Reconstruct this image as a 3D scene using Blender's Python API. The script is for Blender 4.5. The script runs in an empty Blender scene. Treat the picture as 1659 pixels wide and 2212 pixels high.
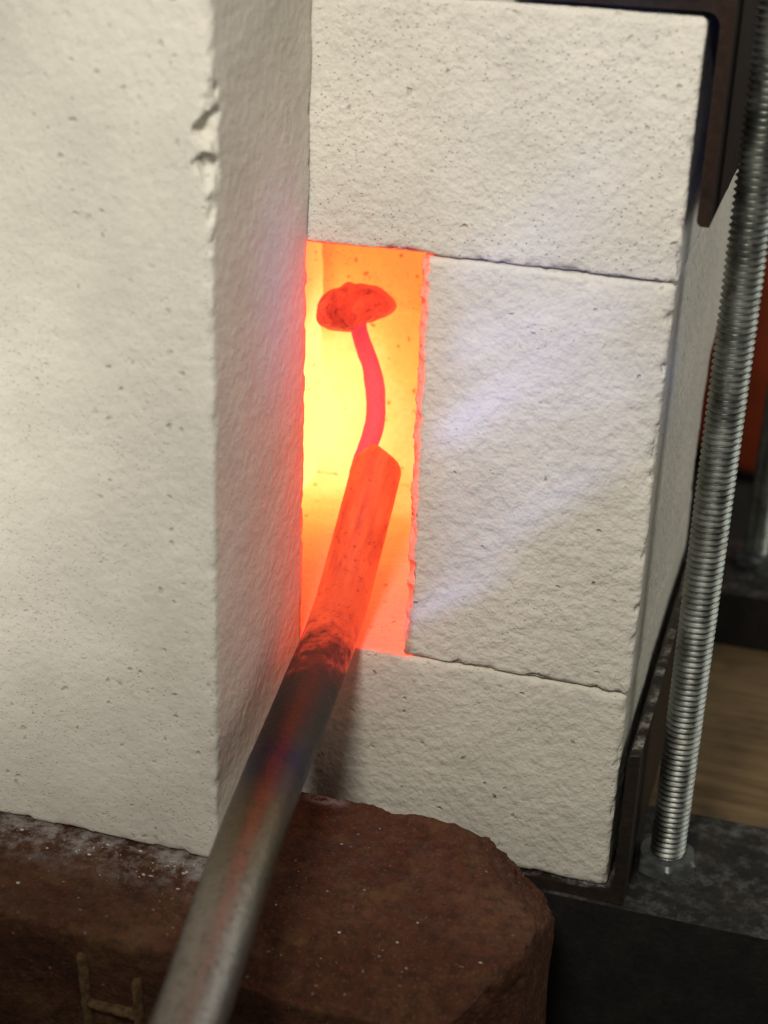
import bpy, bmesh, math, random
import numpy as np
from mathutils import Matrix, Vector

S = 0.001                      # everything below is written in millimetres
sc = bpy.context.scene
COL = sc.collection

# ------------------------------------------------------------------ camera
cam_d = bpy.data.cameras.new('camera')
cam = bpy.data.objects.new('camera', cam_d); COL.objects.link(cam)
RT = (0.95684926, 0.28834089, 0.03604202)
UP = (-0.15031814, 0.38500345, 0.91059146)
FW = (-0.24868445, 0.87671653, -0.41173313)
CP = (129.4648, -376.6948, 219.646)
cam.matrix_world = Matrix(((RT[0], UP[0], -FW[0], CP[0]*S), (RT[1], UP[1], -FW[1], CP[1]*S),
                           (RT[2], UP[2], -FW[2], CP[2]*S), (0, 0, 0, 1)))
cam_d.sensor_fit = 'VERTICAL'; cam_d.sensor_height = 36.0; cam_d.sensor_width = 27.0
cam_d.lens = 3449.2 / 2212 * 36.0
cam_d.clip_start = 0.01; cam_d.clip_end = 20
cam_d.dof.use_dof = True; cam_d.dof.focus_distance = 0.430; cam_d.dof.aperture_fstop = 13.0
sc.camera = cam

# ------------------------------------------------------------------ world and lamps (a workshop, no daylight)
w = bpy.data.worlds.new('World'); sc.world = w; w.use_nodes = True
bgn = w.node_tree.nodes['Background']
bgn.inputs[0].default_value = (0.80, 0.78, 0.70, 1); bgn.inputs[1].default_value = 0.175
def area(name, loc, target, size, power, col):
    l = bpy.data.lights.new(name, 'AREA'); l.shape = 'RECTANGLE'; l.size, l.size_y = size
    l.energy = power; l.color = col
    o = bpy.data.objects.new(name, l); COL.objects.link(o)
    o.location = [c*S for c in loc]
    o.rotation_euler = (Vector(target)-Vector(loc)).to_track_quat('-Z', 'Y').to_euler()
    return o
def spot(name, loc, target, cone, blend, radius, power, col):
    l = bpy.data.lights.new(name, 'SPOT'); l.spot_size = math.radians(cone); l.spot_blend = blend; l.shadow_soft_size = radius
    l.energy = power; l.color = col
    o = bpy.data.objects.new(name, l); COL.objects.link(o); o.location = [c*S for c in loc]
    o.rotation_euler = (Vector(target)-Vector(loc)).to_track_quat('-Z', 'Y').to_euler()
    return o
# workshop key light, its cone shaped to dim the lower bricks
spot('shop_lamp', (70, -420, 440), (80, 0, 172), 64, 1.0, .05, 9.1, (1.0, 0.96, 0.885))
spot('left_fill_spot', (-160, -330, 150), (-128, -64, 70), 48, 1.0, .04, 2.9, (1.0, 0.96, 0.885))  # added spot, its cone edge stands in for a soft shadow on the door
area('side_fill', (540, 340, 330), (95, 90, 0), (0.5, 0.4), 1.15, (0.96, 0.98, 0.92))  # added unseen fill to brighten the right side of the forge
sc.view_settings.view_transform = 'Standard'; sc.view_settings.look = 'None'
sc.view_settings.exposure = 0.0; sc.view_settings.gamma = 1.0
sc.view_settings.use_curve_mapping = False
sc.cycles.use_denoising = True
sc.cycles.max_bounces = 5; sc.cycles.diffuse_bounces = 3; sc.cycles.glossy_bounces = 3
sc.cycles.use_adaptive_sampling = True; sc.cycles.adaptive_threshold = .02
sc.cycles.volume_step_rate = 2.0; sc.cycles.volume_max_steps = 64
sc.cycles.sample_clamp_indirect = 6.0

# ------------------------------------------------------------------ noise in numpy
def _hash(ix, iy, iz, seed):
    h = (ix.astype(np.int64)*374761393 + iy.astype(np.int64)*668265263 + iz.astype(np.int64)*2147483647 + seed*974634777) & 0xffffffff
    h = ((h ^ (h >> 13))*1274126177) & 0xffffffff
    h = ((h ^ (h >> 15))*2246822519) & 0xffffffff
    return ((h ^ (h >> 16)) & 0xffffff)/float(0xffffff)*2-1
def vnoise(P, scale, seed=0):
    q = P/scale; i = np.floor(q); f = q-i; i = i.astype(np.int64); f = f*f*f*(f*(f*6-15)+10)
    r = 0
    for a in (0, 1):
        for b in (0, 1):
            for c in (0, 1):
                wgt = (f[:, 0] if a else 1-f[:, 0])*(f[:, 1] if b else 1-f[:, 1])*(f[:, 2] if c else 1-f[:, 2])
                r = r+wgt*_hash(i[:, 0]+a, i[:, 1]+b, i[:, 2]+c, seed)
    return r
def fbm(P, scale, seed=0, octv=3):
    r = 0; a = 1.0; t = 0
    for k in range(octv):
        r = r+a*vnoise(P+k*17.3, scale, seed+k*11); t += a; a *= .5; scale *= .48
    return r/t

# ------------------------------------------------------------------ mesh helpers
def meshobj(name, V, F, mat, parent=None, smooth=True):
    me = bpy.data.meshes.new(name)
    V = np.asarray(V, dtype=float)*S
    if isinstance(F, np.ndarray):
        n = len(F); k = F.shape[1]
        me.vertices.add(len(V)); me.vertices.foreach_set('co', V.ravel())
        me.loops.add(n*k); me.loops.foreach_set('vertex_index', F.ravel().astype(np.int32))
        me.polygons.add(n); me.polygons.foreach_set('loop_start', np.arange(0, n*k, k, dtype=np.int32))
        me.update(calc_edges=True)
    else:
        me.from_pydata([tuple(v) for v in V], [], F)
    me.validate(); me.update()
    if smooth: me.polygons.foreach_set('use_smooth', [True]*len(me.polygons))
    if mat: me.materials.append(mat)
    o = bpy.data.objects.new(name, me); COL.objects.link(o)
    if parent: o.parent = parent
    return o
def tag(o, label=None, cat=None, group=None, kind=None):
    if label: o['label'] = label
    if cat: o['category'] = cat
    if group: o['group'] = group
    if kind: o['kind'] = kind
    return o
def empty(name, loc=(0, 0, 0)):
    o = bpy.data.objects.new(name, None); COL.objects.link(o); o.location = [c*S for c in loc]; o.empty_display_size = .01
    return o

def lattice_box(xs, ys, zs):
    xs, ys, zs = map(np.asarray, (xs, ys, zs))
    pts = []; quads = []; base = 0
    def face(A, B, fn, flip):
        nonlocal base
        a, b = np.meshgrid(A, B, indexing='ij'); P = fn(a.ravel(), b.ravel())
        na, nb = len(A), len(B)
        i, j = np.meshgrid(np.arange(na-1), np.arange(nb-1), indexing='ij')
        q = np.stack([i*nb+j, (i+1)*nb+j, (i+1)*nb+j+1, i*nb+j+1], -1).reshape(-1, 4)
        if flip: q = q[:, ::-1]
        pts.append(P); quads.append(q+base); base += len(P)
    c = lambda v, a: np.full_like(a, v, dtype=float)
    face(xs, ys, lambda a, b: np.stack([a, b, c(zs[0], a)], 1), True)
    face(xs, ys, lambda a, b: np.stack([a, b, c(zs[-1], a)], 1), False)
    face(xs, zs, lambda a, b: np.stack([a, c(ys[0], a), b], 1), False)
    face(xs, zs, lambda a, b: np.stack([a, c(ys[-1], a), b], 1), True)
    face(ys, zs, lambda a, b: np.stack([c(xs[0], a), a, b], 1), True)
    face(ys, zs, lambda a, b: np.stack([c(xs[-1], a), a, b], 1), False)
    P = np.concatenate(pts); Q = np.concatenate(quads)
    _, idx, inv = np.unique(np.round(P, 4), axis=0, return_index=True, return_inverse=True)
    return P[idx], inv.ravel()[Q]
def axis(lo, hi, fine=None, step=.8, coarse=5.0):
    """samples from lo to hi, fine inside the interval `fine`"""
    if fine is None: fine = (lo, hi)
    a, b = max(lo, fine[0]), min(hi, fine[1]); out = []
    if a-lo > 1e-6: out += list(np.linspace(lo, a, max(2, int((a-lo)/coarse)+2))[:-1])
    out += list(np.linspace(a, b, max(2, int((b-a)/step)+1)))
    if hi-b > 1e-6: out += list(np.linspace(b, hi, max(2, int((hi-b)/coarse)+2))[1:])
    return np.array(out)

def rough_block(name, x, y, z, mat, fx=None, fy=None, fz=None, step=.8, r=1.0, seed=1, grain=.12, wave=.28, chip=.9,
                gouges=(), cuts=(), parent=None, warp=None):
    P, Q = lattice_box(axis(*x, fx, step), axis(*y, fy, step), axis(*z, fz, step))
    lo = np.array([x[0], y[0], z[0]], float); hi = np.array([x[1], y[1], z[1]], float)
    # rounding radius varies along the edges: crumbly arrises
    rr = (r*(1.0+.55*fbm(P, 7, seed+50, 3)))[:, None]
    C = np.clip(P, lo+rr, hi-rr); D = P-C
    L = np.linalg.norm(D, axis=1, keepdims=True); N = D/np.maximum(L, 1e-9)
    P2 = C+N*rr
    # nearness to an edge: number of axes near the hull
    near = np.sort(np.minimum(P-lo, hi-P), axis=1)[:, 1]
    e = np.clip(1-near/2.6, 0, 1)
    d = grain*fbm(P, 2.3, seed, 3)+wave*fbm(P, 16, seed+7, 2)
    crumb = np.clip(fbm(P, 3.2, seed+23, 2)-.02, 0, 1)
    d = d-e*chip*crumb*2.0
    P2 = P2+N*d[:, None]
    for c, R, n in gouges:
        c = np.array(c, float); v = P2-c; l = np.linalg.norm(v, axis=1)
        Rn = R*(1+n*fbm(P2, R*.42, seed+90, 3))
        m = l < Rn
        P2[m] = c+v[m]/l[m, None]*Rn[m, None]
    for n, p0, amp, sel in cuts:
        n = np.array(n, float); n /= np.linalg.norm(n)
        s = (P2-np.array(p0, float))@n+amp*fbm(P2, 6, seed+70, 4)+amp*.4*fbm(P2, 2, seed+75, 2)
        if sel is not None: s = s-sel(P2)
        m = s > 0
        P2[m] -= s[m, None]*n
    if warp is not None: P2 = warp(P2)
    o = meshobj(name, P2, Q, mat, parent)
    return o

# ------------------------------------------------------------------ materials
def newmat(name):
    m = bpy.data.materials.new(name); m.use_nodes = True; m.cycles.emission_sampling = 'NONE'
    nt = m.node_tree
    for n in list(nt.nodes):
        if n.type != 'OUTPUT_MATERIAL': nt.nodes.remove(n)
    out = nt.nodes['Material Output']
    return m, nt, out
class G:
    def __init__(s, nt): s.nt = nt; s.N = nt.nodes; s.L = nt.links
    def _in(s, sock, v):
        if v is None: return
        if hasattr(v, 'is_output'): s.L.new(v, sock)
        else: sock.default_value = v
    def math(s, op, a, b=None, c=None, clamp=False):
        n = s.N.new('ShaderNodeMath'); n.operation = op; n.use_clamp = clamp
        for i, v in enumerate((a, b, c)): s._in(n.inputs[i], v)
        return n.outputs[0]
    def vmath(s, op, a, b=None, out=0):
        n = s.N.new('ShaderNodeVectorMath'); n.operation = op
        s._in(n.inputs[0], a); s._in(n.inputs[1], b)
        return n.outputs[out]
    def pos(s): return s.N.new('ShaderNodeNewGeometry').outputs['Position']
    def mm(s):
        return s.vmath('MULTIPLY', s.pos(), (1000.0, 1000.0, 1000.0))
    def sep(s, v):
        n = s.N.new('ShaderNodeSeparateXYZ'); s.L.new(v, n.inputs[0]); return n.outputs
    def comb(s, a, b, c):
        n = s.N.new('ShaderNodeCombineXYZ')
        for i, v in enumerate((a, b, c)): s._in(n.inputs[i], v)
        return n.outputs[0]
    def noise(s, v, scale, detail=3, rough=.55, out='Fac', dist=0):
        n = s.N.new('ShaderNodeTexNoise'); s._in(n.inputs['Vector'], v); n.inputs['Scale'].default_value = scale
        n.inputs['Detail'].default_value = detail; n.inputs['Roughness'].default_value = rough; n.inputs['Distortion'].default_value = dist
        return n.outputs[out]
    def voro(s, v, scale, feature='F1', rnd=1, out='Distance'):
        n = s.N.new('ShaderNodeTexVoronoi'); n.feature = feature; s._in(n.inputs['Vector'], v); n.inputs['Scale'].default_value = scale
        n.inputs['Randomness'].default_value = rnd
        return n.outputs[out]
    def voro2(s, v, scale):
        n = s.N.new('ShaderNodeTexVoronoi'); s._in(n.inputs['Vector'], v); n.inputs['Scale'].default_value = scale
        return n.outputs['Distance'], n.outputs['Color']
    def ramp(s, fac, stops, interp='LINEAR'):
        n = s.N.new('ShaderNodeValToRGB'); cr = n.color_ramp; cr.interpolation = interp
        while len(cr.elements) < len(stops): cr.elements.new(.5)
        for e, (p, c) in zip(cr.elements, stops):
            e.position = p; e.color = (*c, 1) if len(c) == 3 else c
        s._in(n.inputs[0], fac); return n.outputs[0]
    def maprange(s, v, a, b, c=0.0, d=1.0, smooth=True):
        n = s.N.new('ShaderNodeMapRange'); n.interpolation_type = 'SMOOTHSTEP' if smooth else 'LINEAR'; n.clamp = True
        s._in(n.inputs[0], v)
        for i, x in enumerate((a, b, c, d)): n.inputs[i+1].default_value = x
        return n.outputs[0]
    def mix(s, f, a, b, mode='MIX'):
        n = s.N.new('ShaderNodeMix'); n.data_type = 'RGBA'; n.blend_type = mode
        s._in(n.inputs[0], f); s._in(n.inputs[6], a); s._in(n.inputs[7], b); return n.outputs[2]
    def bump(s, h, dist, strength=1.0, normal=None):
        n = s.N.new('ShaderNodeBump'); n.inputs['Strength'].default_value = strength; n.inputs['Distance'].default_value = dist
        s._in(n.inputs['Height'], h)
        if normal: s.L.new(normal, n.inputs['Normal'])
        return n.outputs[0]
    def bsdf(s, out, **kw):
        n = s.N.new('ShaderNodeBsdfPrincipled')
        for k, v in kw.items(): s._in(n.inputs[k.replace('_', ' ')], v)
        s.L.new(n.outputs[0], out.inputs['Surface']); return n
def C4(r, g, b): return (r, g, b, 1)

# chamber the burner heats: X -34..30, Y 0..114, Z 0..114
CH_LO, CH_HI = (-34.0, 0.0, 0.0), (29.4, 114.0, 114.0)
def hot_colour(g, T):
    # colour of incandescence by heat (red channel beyond white: overexposed, as a camera sees it)
    return g.ramp(T, [(0.0, (0, 0, 0)), (.10, (.10, .006, .003)), (.26, (.72, .052, .018)), (.42, (1.1, .13, .032)),
                      (.60, (1.25, .34, .06)), (.78, (1.35, .60, .085)), (1.0, (1.5, 1.0, .17))])
def lining_colour(g, T):
    # the lining sits in its own light, so each place gives off less than it shows
    return g.ramp(T, [(0.0, (0, 0, 0)), (.10, (.11, .006, .003)), (.26, (1.0, .045, .024)), (.42, (1.25, .10, .032)),
                      (.60, (1.4, .225, .038)), (.78, (1.5, .44, .075)), (1.0, (1.7, 1.05, .30))])
def heat_field(g, P):
    """0..1 heat of the chamber lining at a place: coolest at the mouth, hottest where the burner flame strikes"""
    X, Y, Z = g.sep(P)
    c = [(a+b)/2 for a, b in zip(CH_LO, CH_HI)]; h = [(b-a)/2 for a, b in zip(CH_LO, CH_HI)]
    q = g.vmath('SUBTRACT', g.vmath('ABSOLUTE', g.vmath('SUBTRACT', P, tuple(c))), tuple(h))
    q = g.vmath('MULTIPLY', g.vmath('MAXIMUM', q, (0, 0, 0)), (1.0, 1.0, 2.6))
    d = g.vmath('LENGTH', q, out=1)
    d = g.math('ADD', d, g.math('MULTIPLY', g.math('SUBTRACT', g.noise(P, .40, 1), .5), 2.6))
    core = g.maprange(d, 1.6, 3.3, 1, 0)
    halo = g.math('MULTIPLY', g.math('POWER', 2.718, g.math('MULTIPLY', g.math('MAXIMUM', d, 0), -.20)), .27)  # faint glow past the edges stands in for lens bloom
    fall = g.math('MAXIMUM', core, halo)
    # lip stays cold near the floor, where the draught goes in
    lip = g.maprange(Z, -2, 30, .0, 1)
    lipmask = g.maprange(Y, -.2, 1.4)
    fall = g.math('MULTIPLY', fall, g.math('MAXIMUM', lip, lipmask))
    depth = g.maprange(Y, -6, 120, .29, .61, smooth=False)
    hs = g.vmath('LENGTH', g.vmath('SUBTRACT', P, (-40, 108, 24)), out=1)
    hot = g.maprange(hs, 0, 72, .44, 0)
    n = g.math('ADD', g.math('MULTIPLY', g.math('SUBTRACT', g.noise(P, .05, 2), .5), .20), g.math('MULTIPLY', g.math('SUBTRACT', g.noise(P, .6, 2), .5), .10))
    T = g.math('ADD', g.math('ADD', depth, hot), n)
    # contact shade where left and back wall meet, put in as dimmer glow
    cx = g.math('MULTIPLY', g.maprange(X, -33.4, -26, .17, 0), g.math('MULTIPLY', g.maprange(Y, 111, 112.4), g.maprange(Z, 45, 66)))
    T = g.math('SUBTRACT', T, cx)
    return g.math('MULTIPLY', T, fall, clamp=True), core

def firebrick_mat(name, col, pit, bump, seed, lump=1.0, pitdark=.5, warm=0.0, hole_depth=.6, fs=.36, gw=.14):
    m, nt, out = newmat(name); g = G(nt); P = g.mm()
    Ps = g.vmath('ADD', P, (seed*37.0, seed*11.0, seed*23.0))
    big = g.noise(Ps, .035, 2, .6)
    fine = g.noise(Ps, fs, 2.5, .55)
    grit = g.noise(Ps, 1.3, 2, .6)
    vd, sel = g.voro2(g.vmath('ADD', Ps, g.vmath('MULTIPLY', g.noise(Ps, .5, 0, out='Color'), (1.8, 1.8, 1.8))), .33)
    selx, sely, selz = g.sep(sel)
    hole = g.math('MULTIPLY', g.maprange(vd, .08, .30, 1, 0), g.maprange(selx, 1-pit, 1-pit*.3))
    vd2, s2 = g.voro2(Ps, .95); sel2 = g.sep(s2)[1]
    hole2 = g.math('MULTIPLY', g.maprange(vd2, .06, .30, 1, 0), g.maprange(sel2, 1-pit*2.6, 1-pit*.5))
    holes = g.math('MAXIMUM', hole, g.math('MULTIPLY', hole2, .65))
    c = g.mix(g.maprange(big, .3, .7), C4(*[v*.93 for v in col]), C4(*[min(1, v*1.05) for v in col]))
    c = g.mix(g.math('MULTIPLY', g.maprange(grit, .35, .65), .13), c, C4(col[0]*.72, col[1]*.68, col[2]*.60))
    c = g.mix(g.math('MULTIPLY', holes, pitdark), c, C4(col[0]*.50, col[1]*.44, col[2]*.37))
    # a few iron specks in the clay
    speck = g.math('MULTIPLY', g.maprange(vd, .10, .22, 1, 0), g.maprange(sely, .985, .987))
    c = g.mix(g.math('MULTIPLY', speck, .45), c, C4(.33, .17, .10))
    hgt = g.math('ADD', g.math('MULTIPLY', fine, lump), g.math('MULTIPLY', grit, gw))
    hgt = g.math('SUBTRACT', hgt, g.math('MULTIPLY', holes, hole_depth))
    nrm = g.bump(hgt, bump*S)
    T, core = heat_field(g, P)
    c = g.mix(g.math('MULTIPLY', core, .75), c, C4(.50, .26, .18))   # darker orange put in to take down pale lamplight on floor and lip
    if warm: T = g.math('ADD', T, warm, clamp=True)
    # pores read as slightly cooler spots in the glowing lining
    T = g.math('MULTIPLY', T, g.math('SUBTRACT', 1, g.math('MULTIPLY', g.math('MAXIMUM', hole2, hole), .75)))
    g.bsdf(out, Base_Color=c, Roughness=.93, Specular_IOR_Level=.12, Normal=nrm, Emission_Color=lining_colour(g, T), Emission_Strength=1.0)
    return m
CREAM = (.76, .715, .62)
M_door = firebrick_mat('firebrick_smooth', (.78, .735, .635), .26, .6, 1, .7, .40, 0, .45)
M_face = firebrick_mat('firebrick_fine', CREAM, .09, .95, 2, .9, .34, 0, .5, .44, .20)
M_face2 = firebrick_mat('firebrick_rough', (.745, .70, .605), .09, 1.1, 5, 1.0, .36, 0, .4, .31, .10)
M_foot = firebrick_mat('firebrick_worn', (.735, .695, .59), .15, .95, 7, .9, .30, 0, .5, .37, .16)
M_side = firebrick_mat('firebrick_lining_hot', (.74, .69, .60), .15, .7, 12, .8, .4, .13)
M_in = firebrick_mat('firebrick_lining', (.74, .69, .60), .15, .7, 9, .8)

def steel_mat(name, base, rust, rustamt, dust, rough=.55, metal=.6, seed=0, spec=.4):
    m, nt, out = newmat(name); g = G(nt); P = g.vmath('ADD', g.mm(), (seed*13.0, seed*7.0, seed*29.0))
    a = g.noise(P, .09, 5, .65); b = g.noise(P, .5, 4, .6)
    c = g.mix(g.maprange(a, .5-rustamt*.5, .75-rustamt*.5), C4(*base), C4(*rust))
    c = g.mix(g.math('MULTIPLY', g.maprange(b, .35, .7), .35), c, C4(*[v*.45 for v in base]))
    N = g.sep(g.N.new('ShaderNodeNewGeometry').outputs['Normal'])[2]
    d = g.math('MULTIPLY', g.maprange(N, .6, .95), g.math('MULTIPLY', g.maprange(g.noise(P, .16, 5, .7), .42, .72), dust))
    d = g.math('MULTIPLY', d, g.maprange(b, .3, .6, .3, 1))
    c = g.mix(d, c, C4(.50, .47, .42))
    met = g.math('MULTIPLY', g.math('SUBTRACT', 1, d), metal)
    nrm = g.bump(g.math('ADD', b, g.math('MULTIPLY', a, 1.5)), .25*S)
    g.bsdf(out, Base_Color=c, Metallic=met, Roughness=rough, Specular_IOR_Level=spec, Normal=nrm)
    return m
M_rust = steel_mat('rusty_steel', (.010, .008, .007), (.030, .016, .010), .45, .15, .7, .1, 1, .15)
M_angle = steel_mat('mill_steel', (.022, .020, .018), (.040, .026, .017), .35, .8, .55, .35, 4)
M_rail = steel_mat('dusty_black_steel', (.022, .022, .022), (.035, .030, .026), .25, .24, .55, .35, 7)

def zinc_mat():
    m, nt, out = newmat('zinc_plate'); g = G(nt); P = g.mm()
    a = g.noise(P, .12, 4, .6); b = g.noise(P, 1.4, 3, .6)
    c = g.mix(g.maprange(a, .35, .7), C4(.24, .25, .225), C4(.36, .365, .33))
    c = g.mix(g.math('MULTIPLY', g.maprange(g.noise(P, .25, 5, .7), .50, .66), .6), c, C4(.10, .085, .06))
    r = g.maprange(a, .3, .7, .34, .50)
    g.bsdf(out, Base_Color=c, Metallic=1.0, Roughness=r, Normal=g.bump(b, .03*S))
    return m
M_zinc = zinc_mat()

def redclay_mat():
    m, nt, out = newmat('red_clay'); g = G(nt); P = g.mm()
    a = g.noise(P, .03, 5, .65); b = g.noise(P, .35, 5, .65); f = g.noise(P, 1.2, 3, .6)
    c = g.ramp(a, [(.25, (.045, .021, .014)), (.45, (.088, .034, .020)), (.62, (.120, .056, .031)), (.8, (.155, .092, .050))])
    c = g.mix(g.math('MULTIPLY', g.maprange(b, .42, .66), .65), c, C4(.040, .022, .015))
    c = g.mix(g.math('MULTIPLY', g.maprange(f, .55, .72), .5), c, C4(.20, .12, .075))
    # crumbs of white brick rubbed into the top, most of it along the foot of the door brick
    X, Y, Z = g.sep(P)
    N = g.sep(g.N.new('ShaderNodeNewGeometry').outputs['Normal'])[2]
    up = g.maprange(N, .5, .9)
    nearfoot = g.math('MULTIPLY', g.maprange(Y, -84, -66, .04, 1), g.maprange(X, 0, 6, 1, .05))
    dust = g.math('MULTIPLY', g.math('MULTIPLY', g.maprange(g.noise(P, .17, 6, .75), .40, .66), nearfoot), up)
    grit = g.voro(g.vmath('ADD', P, g.vmath('MULTIPLY', g.noise(P, .7, 2, out='Color'), (.8, .8, .8))), .42)
    gs = g.sep(g.voro(P, .42, out='Color'))[0]
    gritm = g.math('MULTIPLY', g.maprange(grit, .12, .2, 1, 0), g.maprange(gs, .90, .94))
    patch = g.math('MULTIPLY', g.maprange(g.vmath('LENGTH', g.vmath('MULTIPLY', g.vmath('SUBTRACT', P, (17, -28, -33)), (.13, .3, .2)), out=1), .2, 1.1, 1, 0), g.maprange(b, .35, .6))
    dust = g.math('MAXIMUM', dust, g.math('MULTIPLY', patch, .8))
    c = g.mix(g.math('MULTIPLY', dust, .75), c, C4(.46, .42, .40))
    ochre = g.math('MULTIPLY', g.maprange(g.noise(g.vmath('ADD', P, (50, 9, 3)), .07, 5, .7), .54, .72), .55)
    c = g.mix(ochre, c, C4(.17, .10, .04))
    c = g.mix(g.math('MULTIPLY', gritm, .4), c, C4(.45, .38, .30))
    h = g.math('ADD', g.math('MULTIPLY', b, 1.0), g.math('MULTIPLY', f, .4))
    g.bsdf(out, Base_Color=c, Roughness=.95, Specular_IOR_Level=.08, Normal=g.bump(h, 1.1*S))
    return m
M_red = redclay_mat()

def plain(name, col, rough=.6, metal=0.0, bump=.2, scale=.2, var=.25, spec=.4):
    m, nt, out = newmat(name); g = G(nt); P = g.mm()
    a = g.noise(P, scale, 5, .6)
    c = g.mix(g.maprange(a, .3, .7), C4(*[v*(1-var) for v in col]), C4(*[v*(1+var) for v in col]))
    g.bsdf(out, Base_Color=c, Roughness=rough, Metallic=metal, Specular_IOR_Level=spec, Normal=g.bump(a, bump*S))
    return m
M_paint = plain('red_paint', (.72, .12, .045), .4, 0, .05, .05, .12)
M_letter = plain('dusty_clay', (.15, .09, .045), .95, 0, .6, .5, .4, .1)
M_crumb = plain('brick_crumbs', (.66, .60, .50), .9, 0, .1, 1.0, .2)
M_dark = plain('dark_wall', (.018, .016, .012), .8, 0, .2, .02, .3)
def wood_mat():
    m, nt, out = newmat('bench_wood'); g = G(nt); P = g.mm()
    X, Y, Z = g.sep(P)
    st = g.comb(g.math('MULTIPLY', X, .012), g.math('MULTIPLY', Y, .10), g.math('MULTIPLY', Z, .05))
    a = g.noise(st, 1.6, 6, .6, dist=.6)
    c = g.ramp(a, [(.3, (.10, .062, .030)), (.55, (.20, .130, .060)), (.75, (.26, .175, .085))])
    b = g.noise(P, .05, 5, .7)
    c = g.mix(g.math('MULTIPLY', g.maprange(b, .5, .75), .5), c, C4(.06, .045, .03))
    g.bsdf(out, Base_Color=c, Roughness=.65, Specular_IOR_Level=.3, Normal=g.bump(a, .3*S))
    return m
M_wood = wood_mat()

# hot steel: the vertex attribute "run" holds millimetres along the bar, 0 at the forge mouth
def bar_mat():
    m, nt, out = newmat('forged_bar_steel'); g = G(nt); P = g.mm()
    at = nt.nodes.new('ShaderNodeAttribute'); at.attribute_name = 'run'; s = at.outputs['Fac']
    n = g.noise(P, .12, 4, .6); n2 = g.noise(P, .6, 4, .65)
    sj = g.math('ADD', s, g.math('MULTIPLY', g.math('SUBTRACT', n, .5), 16))
    # temper colours from cold grey to black scale
    t = g.maprange(sj, -175, 10, 0, 1, smooth=False)
    c = g.ramp(t, [(0.0, (.27, .25, .225)), (.26, (.24, .22, .19)), (.37, (.155, .130, .090)), (.45, (.115, .083, .050)), (.515, (.065, .045, .046)),
                   (.56, (.030, .028, .058)), (.615, (.052, .047, .042)), (.70, (.040, .033, .029)), (.78, (.022, .017, .015)), (1, (.018, .014, .013))])
    c = g.mix(g.math('MULTIPLY', g.maprange(n2, .48, .70), .45), c, C4(.05, .04, .034))
    met = g.maprange(t, .62, .80, .90, .15)
    r = g.math('ADD', g.maprange(t, .5, .8, .42, .60), g.math('MULTIPLY', g.math('SUBTRACT', n2, .5), .15))
    sd = g.math('ADD', s, g.math('MULTIPLY', g.math('SUBTRACT', g.noise(P, .16, 5, .65), .5), 58))
    T = g.maprange(sd, -40, -2, 0, .30)
    X, Y, Z = g.sep(P)
    T = g.math('ADD', T, g.math('MULTIPLY', g.math('SUBTRACT', g.noise(g.comb(g.math('MULTIPLY', X, .30), g.math('MULTIPLY', s, .05), 0.0), 1.0, 3, .6), .5), g.maprange(s, -5, 20, .05, .42)))
    T = g.math('ADD', T, g.maprange(s, 15, 60, 0, .05))
    scale = g.maprange(n2, .56, .70, 0, .10)
    T = g.math('MULTIPLY', g.math('SUBTRACT', T, scale, clamp=True), 1.0)
    c = g.mix(g.maprange(sd, -8, 22), c, C4(.06, .022, .014))
    g.bsdf(out, Base_Color=c, Metallic=met, Roughness=r, Normal=g.bump(n2, .28*S), Emission_Color=hot_colour(g, T), Emission_Strength=1.0)
    return m
M_bar = bar_mat()
def hot_mat(name, base, amp, tint, scaly=1.0):
    m, nt, out = newmat(name); g = G(nt); P = g.mm()
    n = g.noise(P, .16, 4, .6); n2 = g.noise(P, .7, 4, .65)
    T = g.math('ADD', base, g.math('MULTIPLY', g.math('SUBTRACT', n, .5), amp))
    T = g.math('SUBTRACT', T, g.maprange(n2, .52, .72, 0, .09*scaly), clamp=True)
    cr, cc = g.voro2(g.vmath('MULTIPLY', g.vmath('ADD', P, g.vmath('MULTIPLY', g.noise(P, .3, 2, out='Color'), (2, 2, 2))), (1.0, 1.0, .55)), .34)
    T = g.math('ADD', T, g.math('MULTIPLY', g.math('SUBTRACT', g.sep(cc)[0], .5), .11*scaly), clamp=True)
    c = hot_colour(g, T)
    c = g.mix(1.0, c, C4(*tint), 'ADD')
    g.bsdf(out, Base_Color=g.mix(g.maprange(n2, .5, .7), C4(.20, .075, .075), C4(.20-.10*scaly, .075-.03*scaly, .075-.025*scaly)), Roughness=.55, Normal=g.bump(g.math('ADD', g.math('MULTIPLY', cr, -1.2*scaly), g.math('ADD', g.math('MULTIPLY', n, 2), n2)), 1.0*S), Emission_Color=c, Emission_Strength=1.0)
    return m
M_head = hot_mat('hot_scaled_iron', .225, .28, (0.0, .0, .008))
M_stem = hot_mat('hot_iron', .225, .12, (0.02, .0, .05), .15)

# ------------------------------------------------------------------ the setting
bench = meshobj('workbench', [(-600, 4, -91), (700, 4, -91), (700, 300, -91), (-600, 300, -91),
                              (-600, 4, -119.5), (700, 4, -119.5), (700, 300, -119.5), (-600, 300, -119.5)],
                [(0, 1, 2, 3), (7, 6, 5, 4), (0, 4, 5, 1), (1, 5, 6, 2), (2, 6, 7, 3), (3, 7, 4, 0)], M_wood, smooth=False)
tag(bench, 'brown wooden workbench under the forge', kind='structure')
shelf = meshobj('table', [(-600, -300, -120), (700, -300, -120), (700, 900, -120), (-600, 900, -120),
                           (-600, -300, -140), (700, -300, -140), (700, 900, -140), (-600, 900, -140)],
                [(0, 1, 2, 3), (7, 6, 5, 4), (0, 4, 5, 1), (1, 5, 6, 2), (2, 6, 7, 3), (3, 7, 4, 0)], M_dark, smooth=False)
tag(shelf, 'dark table under the bench board and the red brick', kind='structure')
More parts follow.
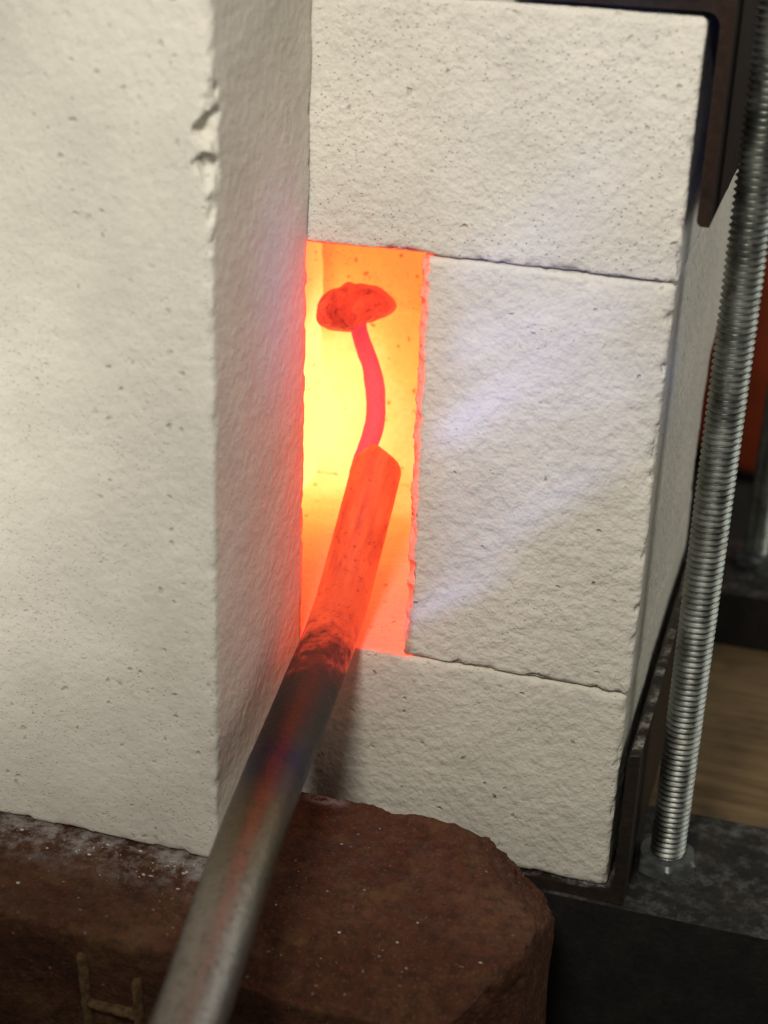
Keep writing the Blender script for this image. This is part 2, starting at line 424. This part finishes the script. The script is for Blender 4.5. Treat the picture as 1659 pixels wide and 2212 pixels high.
wall = meshobj('wall', [(-900, 905, -300), (1100, 905, -300), (1100, 905, 900), (-900, 905, 900),
                        (-900, 925, -300), (1100, 925, -300), (1100, 925, 900), (-900, 925, 900)],
               [(0, 1, 2, 3), (7, 6, 5, 4), (0, 4, 5, 1), (1, 5, 6, 2), (2, 6, 7, 3), (3, 7, 4, 0)], M_dark, smooth=False)
tag(wall, 'dark workshop wall behind the forge', kind='structure')

# ------------------------------------------------------------------ insulating firebricks
W = 29.4           # right side of the mouth
RX = 93.0          # right side of the forge
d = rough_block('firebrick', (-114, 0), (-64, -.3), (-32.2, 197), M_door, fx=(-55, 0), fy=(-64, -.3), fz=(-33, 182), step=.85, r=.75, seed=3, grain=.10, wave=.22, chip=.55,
                gouges=[((3.4, -66.2, 152.5), 7.6, .36), ((2.0, -66.0, 145), 6.2, .38), ((2.6, -65.5, 161), 5.0, .5), ((2.6, -66, 137), 4.4, .5), ((1.6, -65.2, 129), 3.0, .5), ((1.4, -65, 169), 2.6, .5), ((1.2, -64.8, 118), 2.2, .5), ((1.2, -64.8, 97), 2.0, .5)])
tag(d, 'tall cream firebrick standing on end as the door left of the glowing opening', 'brick', 'firebricks of the forge')
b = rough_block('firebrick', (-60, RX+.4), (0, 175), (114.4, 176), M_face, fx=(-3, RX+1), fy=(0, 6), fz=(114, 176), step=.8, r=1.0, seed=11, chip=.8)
tag(b, 'cream firebrick lying across the top of the glowing opening', 'brick', 'firebricks of the forge')
def jamb_warp(P):
    # the far end is broken away in its lower half
    k = np.clip((P[:, 1]-60)/115, 0, 1); t = np.clip((P[:, 2]-51)/9, 0, 1); t = t*t*(3-2*t)
    P = P.copy(); P[:, 1] -= k*(1-t)*(37-.12*np.clip(P[:, 2], 0, 60)); return P
rj = random.Random(4)
lipchips = [((W-1.6-rj.random()*.8, -.2-rj.random()*.5, zz+rj.uniform(-2, 2)), rj.uniform(3.0, 4.6), .40) for zz in range(12, 112, 5)]
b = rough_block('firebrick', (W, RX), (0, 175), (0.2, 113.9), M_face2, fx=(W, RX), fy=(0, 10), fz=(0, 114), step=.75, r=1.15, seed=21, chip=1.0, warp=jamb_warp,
                gouges=[((W-1.0, -1.2, 112.5), 4.2, .4)]+lipchips)
tag(b, 'cream firebrick standing on edge right of the glowing opening', 'brick', 'firebricks of the forge')
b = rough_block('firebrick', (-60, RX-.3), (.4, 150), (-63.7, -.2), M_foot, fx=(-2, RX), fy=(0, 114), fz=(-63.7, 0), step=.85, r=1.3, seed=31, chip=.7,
                gouges=[((95, -1.5, -46), 4.2, .4)])
tag(b, 'cream firebrick at the foot of the forge front, its top the glowing floor', 'brick', 'firebricks of the forge')
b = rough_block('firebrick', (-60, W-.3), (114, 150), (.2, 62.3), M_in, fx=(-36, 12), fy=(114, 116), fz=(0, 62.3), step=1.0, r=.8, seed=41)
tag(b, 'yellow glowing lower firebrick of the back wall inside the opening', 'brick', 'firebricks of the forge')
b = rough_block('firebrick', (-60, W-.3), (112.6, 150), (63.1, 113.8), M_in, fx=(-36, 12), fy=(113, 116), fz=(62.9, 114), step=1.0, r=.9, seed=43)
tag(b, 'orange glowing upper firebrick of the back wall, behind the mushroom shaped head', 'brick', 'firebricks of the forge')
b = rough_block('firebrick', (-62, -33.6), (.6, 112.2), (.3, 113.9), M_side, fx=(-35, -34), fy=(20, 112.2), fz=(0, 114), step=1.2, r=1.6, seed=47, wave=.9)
tag(b, 'glowing firebrick of the left inner wall, a bright strip beside the door', 'brick', 'firebricks of the forge')
b = rough_block('firebrick', (-40, 97), (.5, 120), (181.2, 240), M_face, fx=(40, 98), fy=(0, 3), fz=(181, 186), step=1.0, r=1.4, seed=53)
tag(b, 'cream firebrick lying on top of the rusty steel angle, cut by the frame', 'brick', 'firebricks of the forge')

# ------------------------------------------------------------------ red brick with a raised letter
import_n = np.cross(np.array([81, -25, -54.])-np.array([57, -25, -32.6]), np.array([81, -64, -33.])-np.array([57, -25, -32.6]))
if import_n[2] < 0: import_n = -import_n
rb = rough_block('clay_brick', (-130, 83), (-101, -25.5), (-119.8, -32.8), M_red, fx=(-45, 83), fy=(-101, -25), fz=(-66, -32), step=1.0, r=1.4, seed=61, grain=.42, wave=.5, chip=1.3,
                 cuts=[((0, -.28, 1), (0, -83, -33.6), .8, lambda P: np.clip(12-P[:, 0], 0, 30)*.5),
                       (tuple(import_n), (57.5, -25, -32.8), 2.2, None),
                       ((.25, .15, 1), (56, -30, -33.4), 1.2, None), ((1, .3, .42), (80, -28, -50), 1.6, None),
                       ((1, -.52, 0), (80, -78, 0), .9, None),
                       ((.5, -.5, .9), (79, -80, -34), 1.2, None)])
tag(rb, 'dark red clay brick with chipped corner lying in front of the forge', 'brick')
# the letter H moulded on its face
def bar_box(x0, z0, x1, z1, wd, y0, y1, seed):
    n = 14; V = []; F = []
    dx, dz = x1-x0, z1-z0; L = math.hypot(dx, dz); px, pz = -dz/L, dx/L
    rnd = random.Random(seed)
    for i in range(n+1):
        t = i/n; cx, cz = x0+dx*t, z0+dz*t; wv = wd*(1+rnd.uniform(-.16, .16)); h = y1+rnd.uniform(-.18, .18)
        V += [(cx-px*wv*.75, y0, cz-pz*wv*.75), (cx-px*wv*.4, h, cz-pz*wv*.4), (cx+px*wv*.4, h, cz+pz*wv*.4), (cx+px*wv*.75, y0, cz+pz*wv*.75)]
        if i:
            a = (i-1)*4; b_ = i*4
            for k in range(3): F.append((a+k, b_+k, b_+k+1, a+k+1))
    F.append((0, 1, 2, 3)); F.append((n*4+3, n*4+2, n*4+1, n*4))
    return V, F
V = []; F = []
for i, a in enumerate([(-19.9, -38.2, -18.6, -66, 1.5), (-5.7, -42, -5.2, -66, 1.3), (-18.2, -52.4, -5.9, -53.0, 1.3)]):
    v, f = bar_box(*a, -100.3, -102.9-.1*i, i)
    F += [tuple(k+len(V) for k in q) for q in f]; V += v
letter = meshobj('raised_letter', V, F, M_letter, rb); tag(letter, 'raised letter H moulded on the red brick')
# crumbs of firebrick lying on the red brick
def crumbs():
    rnd = random.Random(5); V = []; F = []
    ico = [(0, 0, 1), (.89, 0, .45), (.28, .85, .45), (-.72, .53, .45), (-.72, -.53, .45), (.28, -.85, .45), (.72, .53, -.45), (-.28, .85, -.45), (-.89, 0, -.45), (-.28, -.85, -.45), (.72, -.53, -.45), (0, 0, -1)]
    tri = [(0, 1, 2), (0, 2, 3), (0, 3, 4), (0, 4, 5), (0, 5, 1), (1, 6, 2), (2, 7, 3), (3, 8, 4), (4, 9, 5), (5, 10, 1), (6, 7, 2), (7, 8, 3), (8, 9, 4), (9, 10, 5), (10, 6, 1), (11, 7, 6), (11, 8, 7), (11, 9, 8), (11, 10, 9), (11, 6, 10)]
    spots = []
    for _ in range(170): spots.append((rnd.uniform(-55, 1), -66-abs(rnd.gauss(0, 5.0)), .08+.38*rnd.random()**2.5))
    for _ in range(40): spots.append((rnd.uniform(-50, 5), rnd.uniform(-99, -66), .08+.4*rnd.random()**3))
    for _ in range(16): spots.append((rnd.uniform(12, 60), rnd.uniform(-80, -30), rnd.uniform(.08, .26)))
    for _ in range(22): spots.append((rnd.uniform(14, 76), rnd.gauss(-83, 5), .10+.3*rnd.random()**3))
    for x, y, r in spots:
        z = -32.9-(max(0, -83-y)*.28 if x > 12 else 0)
        if x > 56 and y > -64: continue
        o = len(V)
        sx, sy, sz = rnd.uniform(.5, 2.0), rnd.uniform(.5, 1.3), rnd.uniform(.4, .9)
        for p in ico:
            k = rnd.uniform(.5, 1.3); V.append((x+p[0]*r*sx*k, y+p[1]*r*sy*k, z+r*.4+p[2]*r*sz*k))
        F += [tuple(i+o for i in t) for t in tri]
    o = meshobj('crumbs', V, F, M_crumb, smooth=False)
    tag(o, 'pale firebrick crumbs scattered over the red brick', 'crumbs', kind='stuff')
crumbs()

# ------------------------------------------------------------------ steel angles
def angle_iron(name, prof, y0, y1, mat, along='Y', ny=30, seed=0):
    """sweep a closed profile; prof = list of (u, v)"""
    n = len(prof); V = []; F = []
    ts = np.linspace(y0, y1, ny+1)
    for t in ts:
        for u, v in prof: V.append((u, t, v) if along == 'Y' else (t, u, v))
    for i in range(ny):
        for k in range(n):
            a, b_ = i*n+k, i*n+(k+1) % n
            F.append((a, b_, b_+n, a+n))
    F.append(tuple(range(n-1, -1, -1))); F.append(tuple(range(ny*n, ny*n+n)))
    V = np.array(V); V = V+.12*np.stack([vnoise(V, 9, seed+i) for i in range(3)], 1)
    o = meshobj(name, V, F, mat, smooth=False)
    bm = bmesh.new(); bm.from_mesh(o.data); bmesh.ops.recalc_face_normals(bm, faces=bm.faces); bm.to_mesh(o.data); bm.free()
    return o
def L_profile(cx, cz, leg_u, leg_v, t, fil=3.0, toe=1.9):
    """outer corner at cx,cz; legs run leg_u (signed) and leg_v (signed); rounded root and toes"""
    su, sv = math.copysign(1, leg_u), math.copysign(1, leg_v); P = []
    P += [(0, 0), (abs(leg_u), 0)]
    for k in range(5):
        a = k/4*math.pi/2; P.append((abs(leg_u)-toe+toe*math.cos(a), t-toe+toe*math.sin(a)))
    for k in range(6):
        a = k/5*math.pi/2; P.append((t+fil-fil*math.sin(a), t+fil-fil*math.cos(a)))
    for k in range(5):
        a = k/4*math.pi/2; P.append((t-toe+toe*math.cos(a), abs(leg_v)-toe+toe*math.sin(a)))
    P += [(0, abs(leg_v))]
    return [(cx+su*u, cz+sv*v) for u, v in P]
def tag_angle(o, label): return tag(o, label, 'steel angle', 'steel angles of the frame')
o = angle_iron('steel_angle', L_profile(99.2, 180.2, -51, -51.5, 3.0, 3.2, 1.45), -.5, 232, M_rust, seed=3)
tag_angle(o, 'dark rusty steel angle over the top right corner of the forge')
o = angle_iron('steel_angle', L_profile(98.2, -67.6, -51, 49.5, 3.4, 1.2), -.8, 232, M_angle, seed=8)
tag_angle(o, 'dusty steel angle along the lower right corner of the forge')
o = angle_iron('steel_angle', L_profile(-2.2, -67.9, 54, -51, 4, 3), -70, 300, M_rail, along='X', ny=60, seed=12)
tag_angle(o, 'black dusty steel angle rail under the near threaded rod')
o = angle_iron('steel_angle', L_profile(210, -67.9, 54, -23, 4, 3), -70, 300, M_rail, along='X', ny=60, seed=15)
tag_angle(o, 'black dusty steel angle rail at the back under the far threaded rod')

# ------------------------------------------------------------------ threaded rods
def thread_mesh(z0, z1, R, pitch, seg=36):
    prof = [(0, R-.92), (.10, R-.92), (.49, R), (.60, R), (.985, R-.90)]
    n = int((z1-z0)/pitch); V = []; F = []
    rows = []
    for i in range(n):
        for t, r in prof: rows.append((z0+(i+t)*pitch, r))
    m = len(rows)
    for z, r in rows:
        for k in range(seg):
            a = k/seg*2*math.pi; V.append((r*math.cos(a), r*math.sin(a), z+pitch*k/seg))
    # the seam steps one turn up, so the thread is one true helix
    step = len(prof)
    for i in range(m-1):
        for k in range(seg-1):
            a = i*seg+k; F.append((a, a+1, a+1+seg, a+seg))
        if i+step+1 < m:
            pass
        a = i*seg+seg-1
        j = (i+step)*seg
        if i+step+1 < m: F.append((a, j, j+seg, a+seg))
    o = len(V); V += [(0, 0, z0-.2), (0, 0, z1)]
    for k in range(seg-1): F.append((o, k+1, k))
    return V, F
def hexnut(r_af, h, r_in, z0, seg=36):
    V = []; F = []
    def ring(fn, z):
        b0 = len(V)
        for k in range(seg):
            a = k/seg*2*math.pi; rr = fn(a); V.append((rr*math.cos(a), rr*math.sin(a), z))
        return b0
    hexr = lambda a: r_af/math.cos(((a+.35) % (math.pi/3))-math.pi/6)
    rings = [ring(lambda a: r_in, z0), ring(hexr, z0), ring(lambda a: hexr(a), z0+h-1.4*(1)), ring(lambda a: min(hexr(a), r_af*.97), z0+h), ring(lambda a: r_in, z0+h)]
    for a, b_ in zip(rings, rings[1:]):
        for k in range(seg): F.append((a+k, a+(k+1) % seg, b_+(k+1) % seg, b_+k))
    return V, F
def disc(r_out, r_in, z0, h, crown, seg=48):
    V = []; F = []
    prof = [(r_in, z0), (r_out-.3, z0), (r_out, z0+.35), (r_out, z0+h*.8), (r_out-.35, z0+h), (r_in, z0+h+crown)]
    for r, z in prof:
        for k in range(seg):
            a = k/seg*2*math.pi; V.append((r*math.cos(a), r*math.sin(a), z))
    for i in range(len(prof)-1):
        for k in range(seg): F.append((i*seg+k, i*seg+(k+1) % seg, (i+1)*seg+(k+1) % seg, (i+1)*seg+k))
    return V, F
M_nut = plain('dull_zinc', (.10, .105, .10), .38, .85, .06, .3, .25)
M_nut2 = plain('nut_zinc', (.13, .135, .13), .42, .5, .05, .3, .3)
def autosmooth(o):
    for p in o.data.polygons: p.use_smooth = True
    try:
        o.data.set_sharp_from_angle(angle=math.radians(28))
    except Exception: pass
def rod(loc, label, length):
    t = empty('threaded_rod', loc); tag(t, label, 'threaded rod', 'threaded rods of the clamp frame')
    V, F = thread_mesh(2.0, length, 5.15, 1.78); autosmooth(meshobj('shaft', V, F, M_zinc, t))
    V, F = hexnut(8.1, 5.0, 4.7, .1, 72); o = meshobj('hex_nut', V, F, M_nut2, t); autosmooth(o)
    return t
rod((107.3, 22.5, -67.85), 'zinc threaded rod standing nearest on the black steel rail, right of the forge', 262)
rod((114.8, 243.0, -67.85), 'shorter looking threaded rod on the rear rail, half cut by the right frame edge', 262)

# ------------------------------------------------------------------ red cylinder in the background
t = empty('gas_cylinder', (108, 498, -120)); tag(t, 'red painted cylinder in the dark behind the threaded rods', 'cylinder')
def lathe(prof, seg=64):
    V = []; F = []
    for r, z in prof:
        for k in range(seg):
            a = k/seg*2*math.pi; V.append((r*math.cos(a), r*math.sin(a), z))
    for i in range(len(prof)-1):
        for k in range(seg): F.append((i*seg+k, i*seg+(k+1) % seg, (i+1)*seg+(k+1) % seg, (i+1)*seg+k))
    return V, F
V, F = lathe([(0, 3), (36, 3), (40, 6), (43, 12), (43, 190), (41, 205), (33, 220), (20, 229), (12, 232), (0, 232)])
meshobj('body', V, F, M_paint, t)
V, F = lathe([(37, 0), (40, 0), (40, 7), (37, 7), (37, 0)]); meshobj('foot_ring', V, F, M_dark, t)
V, F = lathe([(0, 230), (11, 230), (11, 246), (7, 250), (7, 262), (0, 262)]); meshobj('valve', V, F, M_nut, t)

# ------------------------------------------------------------------ hot work piece: bar, stem and head
def catmull(pts, n):
    P = [np.array(p, float) for p in pts]; P = [2*P[0]-P[1]]+P+[2*P[-1]-P[-2]]; out = []
    for i in range(1, len(P)-2):
        for k in range(n):
            t = k/n; a, b_, c, d_ = P[i-1], P[i], P[i+1], P[i+2]
            out.append(.5*((2*b_)+(-a+c)*t+(2*a-5*b_+4*c-d_)*t*t+(-a+3*b_-3*c+d_)*t**3))
    out.append(P[-2]); return np.array(out)
def tube(path, radii, seg, end_skew=None, cap=True):
    V = []; F = []; T = np.gradient(path, axis=0); T /= np.linalg.norm(T, axis=1, keepdims=True)
    up = np.array([0, 0, 1.0])
    for i, (p, t_) in enumerate(zip(path, T)):
        u = np.cross(t_, up); u /= np.linalg.norm(u); v = np.cross(u, t_)
        for k in range(seg):
            a = k/seg*2*math.pi; q = p+radii[i]*(u*math.cos(a)+v*math.sin(a))
            if end_skew is not None: q = q+t_*end_skew(i, a)
            V.append(q)
    m = len(path)
    for i in range(m-1):
        for k in range(seg): F.append((i*seg+k, i*seg+(k+1) % seg, (i+1)*seg+(k+1) % seg, (i+1)*seg+k))
    if cap: F.append(tuple(range(seg-1, -1, -1))); F.append(tuple(range((m-1)*seg, m*seg)))
    return np.array(V), F
piece = empty('forging_bar', (10, 0, .5))
tag(piece, 'round steel bar reaching into the forge, red hot at its end', 'steel bar')
piece_off = np.array([10, 0, .5])
spine = [(43, -262, -13), (35.5, -205, -9), (28.6, -149, -5.1), (20.2, -92, -.2), (13.6, -33, 4.0), (10.2, 0, 8.3), (8.6, 21, 19.5), (7.4, 47.5, 39.4)]
path = catmull(spine, 30)
seglen = np.concatenate([[0], np.cumsum(np.linalg.norm(np.diff(path, axis=0), axis=1))])
mouth = seglen[np.argmin(np.abs(path[:, 1]))]
run = seglen-mouth
# tip: short bevel
end = seglen[-1]-seglen
rad = 7.5-np.clip(1-end/5.5, 0, 1)**1.25*4.9
seg = 48
skew = lambda i, a: np.clip(1-end[i]/12, 0, 1)*(1.7*math.cos(a-2.4))
path[:, 0] -= np.clip(1-end/6, 0, 1)*1.3
V, F = tube(path, rad, seg, skew)
V = V+.09*np.stack([fbm(V, 3.5, 70+i, 2) for i in range(3)], 1)
bar = meshobj('bar', V-piece_off, F, M_bar, piece)
at = bar.data.attributes.new('run', 'FLOAT', 'POINT'); at.data.foreach_set('value', np.repeat(run, seg).astype(np.float32))
stem_pts = [(2.0, 40.8, 30.5), (2.0, 44.2, 35.6), (2.4, 49.4, 39.3), (3.0, 54.8, 45.4), (1.5, 60.2, 53.0), (-1.9, 65.2, 60.0), (-6.1, 69.4, 65.5), (-8.6, 72.2, 70.5), (-9.2, 74, 73)]
sp = catmull(stem_pts, 10)
tt = np.linspace(0, 1, len(sp))
srad = 2.55+.48*np.exp(-((tt-.45)/.25)**2)+.05*np.sin(tt*37)
V, F = tube(sp, srad, 24); V = V+.22*np.stack([fbm(V, 4, 80+i, 2) for i in range(3)], 1)
meshobj('stem', V-piece_off, F, M_stem, piece)
bm = bmesh.new(); bmesh.ops.create_icosphere(bm, subdivisions=5, radius=1.0)
V = np.array([v.co[:] for v in bm.verts]); F = [tuple(v.index for v in f.verts) for f in bm.faces]; bm.free()
rt, upv, fw = map(np.array, (RT, UP, FW))
lat = np.array([rt[0], rt[1], 0]); lat /= np.linalg.norm(lat); dep = np.array([-lat[1], lat[0], 0]); vz = np.array([0, 0, 1.0])
outline = [(-87, -25), (-84, 5), (-62, 33), (-36, 39), (-20, 53), (-4, 46), (28, 45), (58, 33), (78, 17), (87, 0), (75, -17), (48, -26), (18, -36), (0, -50), (-37, -53), (-67, -47), (-82, -38)]
oth = np.array([math.atan2(y_, x_) for x_, y_ in outline]); orr = np.array([math.hypot(x_, y_)*.142 for x_, y_ in outline])
k = np.argsort(oth); oth, orr = oth[k], orr[k]
oth = np.concatenate([oth-2*math.pi, oth, oth+2*math.pi]); orr = np.tile(orr, 3)
th = np.arctan2(V[:, 2], V[:, 0]); rho = np.hypot(V[:, 0], V[:, 2])**.85
r = np.interp(th, oth, orr)
r = .5*r+.25*(np.interp(th-.09, oth, orr)+np.interp(th+.09, oth, orr))
nz = 1+.05*fbm(V*10, 3.4, 5, 3)
x = r*np.cos(th)*rho*nz; z = r*np.sin(th)*rho*nz; y = V[:, 1]*8.5*(1+.12*fbm(V*10, 5, 9, 2))
HP = np.array([-9.9, 75.0, 75.0])+x[:, None]*rt+y[:, None]*fw+z[:, None]*upv
meshobj('head', HP-piece_off, F, M_head, piece)

# ------------------------------------------------------------------ faint blue flame licking out of the mouth
def flame():
    x0, x1, y0, y1, z0, z1 = .9, 97, -50, -1.6, 4, 180
    V = [(x, y, z) for z in (z0, z1) for y in (y0, y1) for x in (x0, x1)]
    F = [(0, 2, 3, 1), (4, 5, 7, 6), (0, 1, 5, 4), (2, 6, 7, 3), (0, 4, 6, 2), (1, 3, 7, 5)]
    m, nt, out = newmat('burnt_gas'); g = G(nt); P = g.mm(); X, Y, Z = g.sep(P)
    th = math.radians(35); c, s = math.cos(th), math.sin(th)
    u = g.math('ADD', g.math('MULTIPLY', X, c), g.math('MULTIPLY', Z, s))
    v = g.math('ADD', g.math('MULTIPLY', X, -s), g.math('MULTIPLY', Z, c))
    st = g.comb(g.math('MULTIPLY', u, .014), g.math('MULTIPLY', v, .06), g.math('MULTIPLY', Y, .04))
    n = g.noise(st, 1.0, 1.5, .5, dist=.5)
    streak = g.maprange(n, .36, .70, .35, 1.45)
    # lower edge: sharp lick from the foot of the mouth, bending up to the right
    vv = g.math('SUBTRACT', v, g.math('MULTIPLY', g.math('MAXIMUM', g.math('SUBTRACT', X, 40), 0), .22))
    mask = g.maprange(vv, -8.5, 2.0)
    top = g.maprange(Z, 80, 176, 1, .10)
    ydep = g.maprange(Y, -20, -2, 0, 1)
    right = g.maprange(X, 70, 95, 1, .35)
    a = g.math('MULTIPLY', g.math('MULTIPLY', mask, top), g.math('MULTIPLY', g.math('MULTIPLY', ydep, right), streak))
    a = g.math('MULTIPLY', a, g.maprange(X, 34, 45))
    # second tongue beside the door brick
    q = g.vmath('MULTIPLY', g.vmath('SUBTRACT', P, (5, -34, 112)), (1/12, 1/17, 1/46))
    b2 = g.maprange(g.vmath('LENGTH', q, out=1), .1, 1, .8, 0)
    def tongue(v0, wd, x0, x1, k):
        t_ = g.math('DIVIDE', g.math('SUBTRACT', v, v0), wd)
        t_ = g.math('POWER', 2.718, g.math('MULTIPLY', g.math('MULTIPLY', t_, t_), -1))
        return g.math('MULTIPLY', g.math('MULTIPLY', t_, g.maprange(X, x1-22, x1, k, 0)), g.math('MULTIPLY', g.maprange(X, x0, x0+6), ydep))
    a = g.math('ADD', a, g.math('ADD', tongue(-5.5, 3.0, 30, 66, 1.3), tongue(36, 4.5, 33, 64, .95)))
    a = g.math('ADD', a, g.math('MULTIPLY', b2, .55))
    e = nt.nodes.new('ShaderNodeEmission'); e.inputs[0].default_value = (.40, .46, 1.0, 1)
    g.L.new(g.math('MULTIPLY', a, 11.5), e.inputs[1])
    g.L.new(e.outputs[0], out.inputs['Volume'])
    o = meshobj('flame', V, F, m, smooth=False)
    tag(o, 'faint blue gas flame licking out of the opening', 'flame', kind='stuff')
flame()
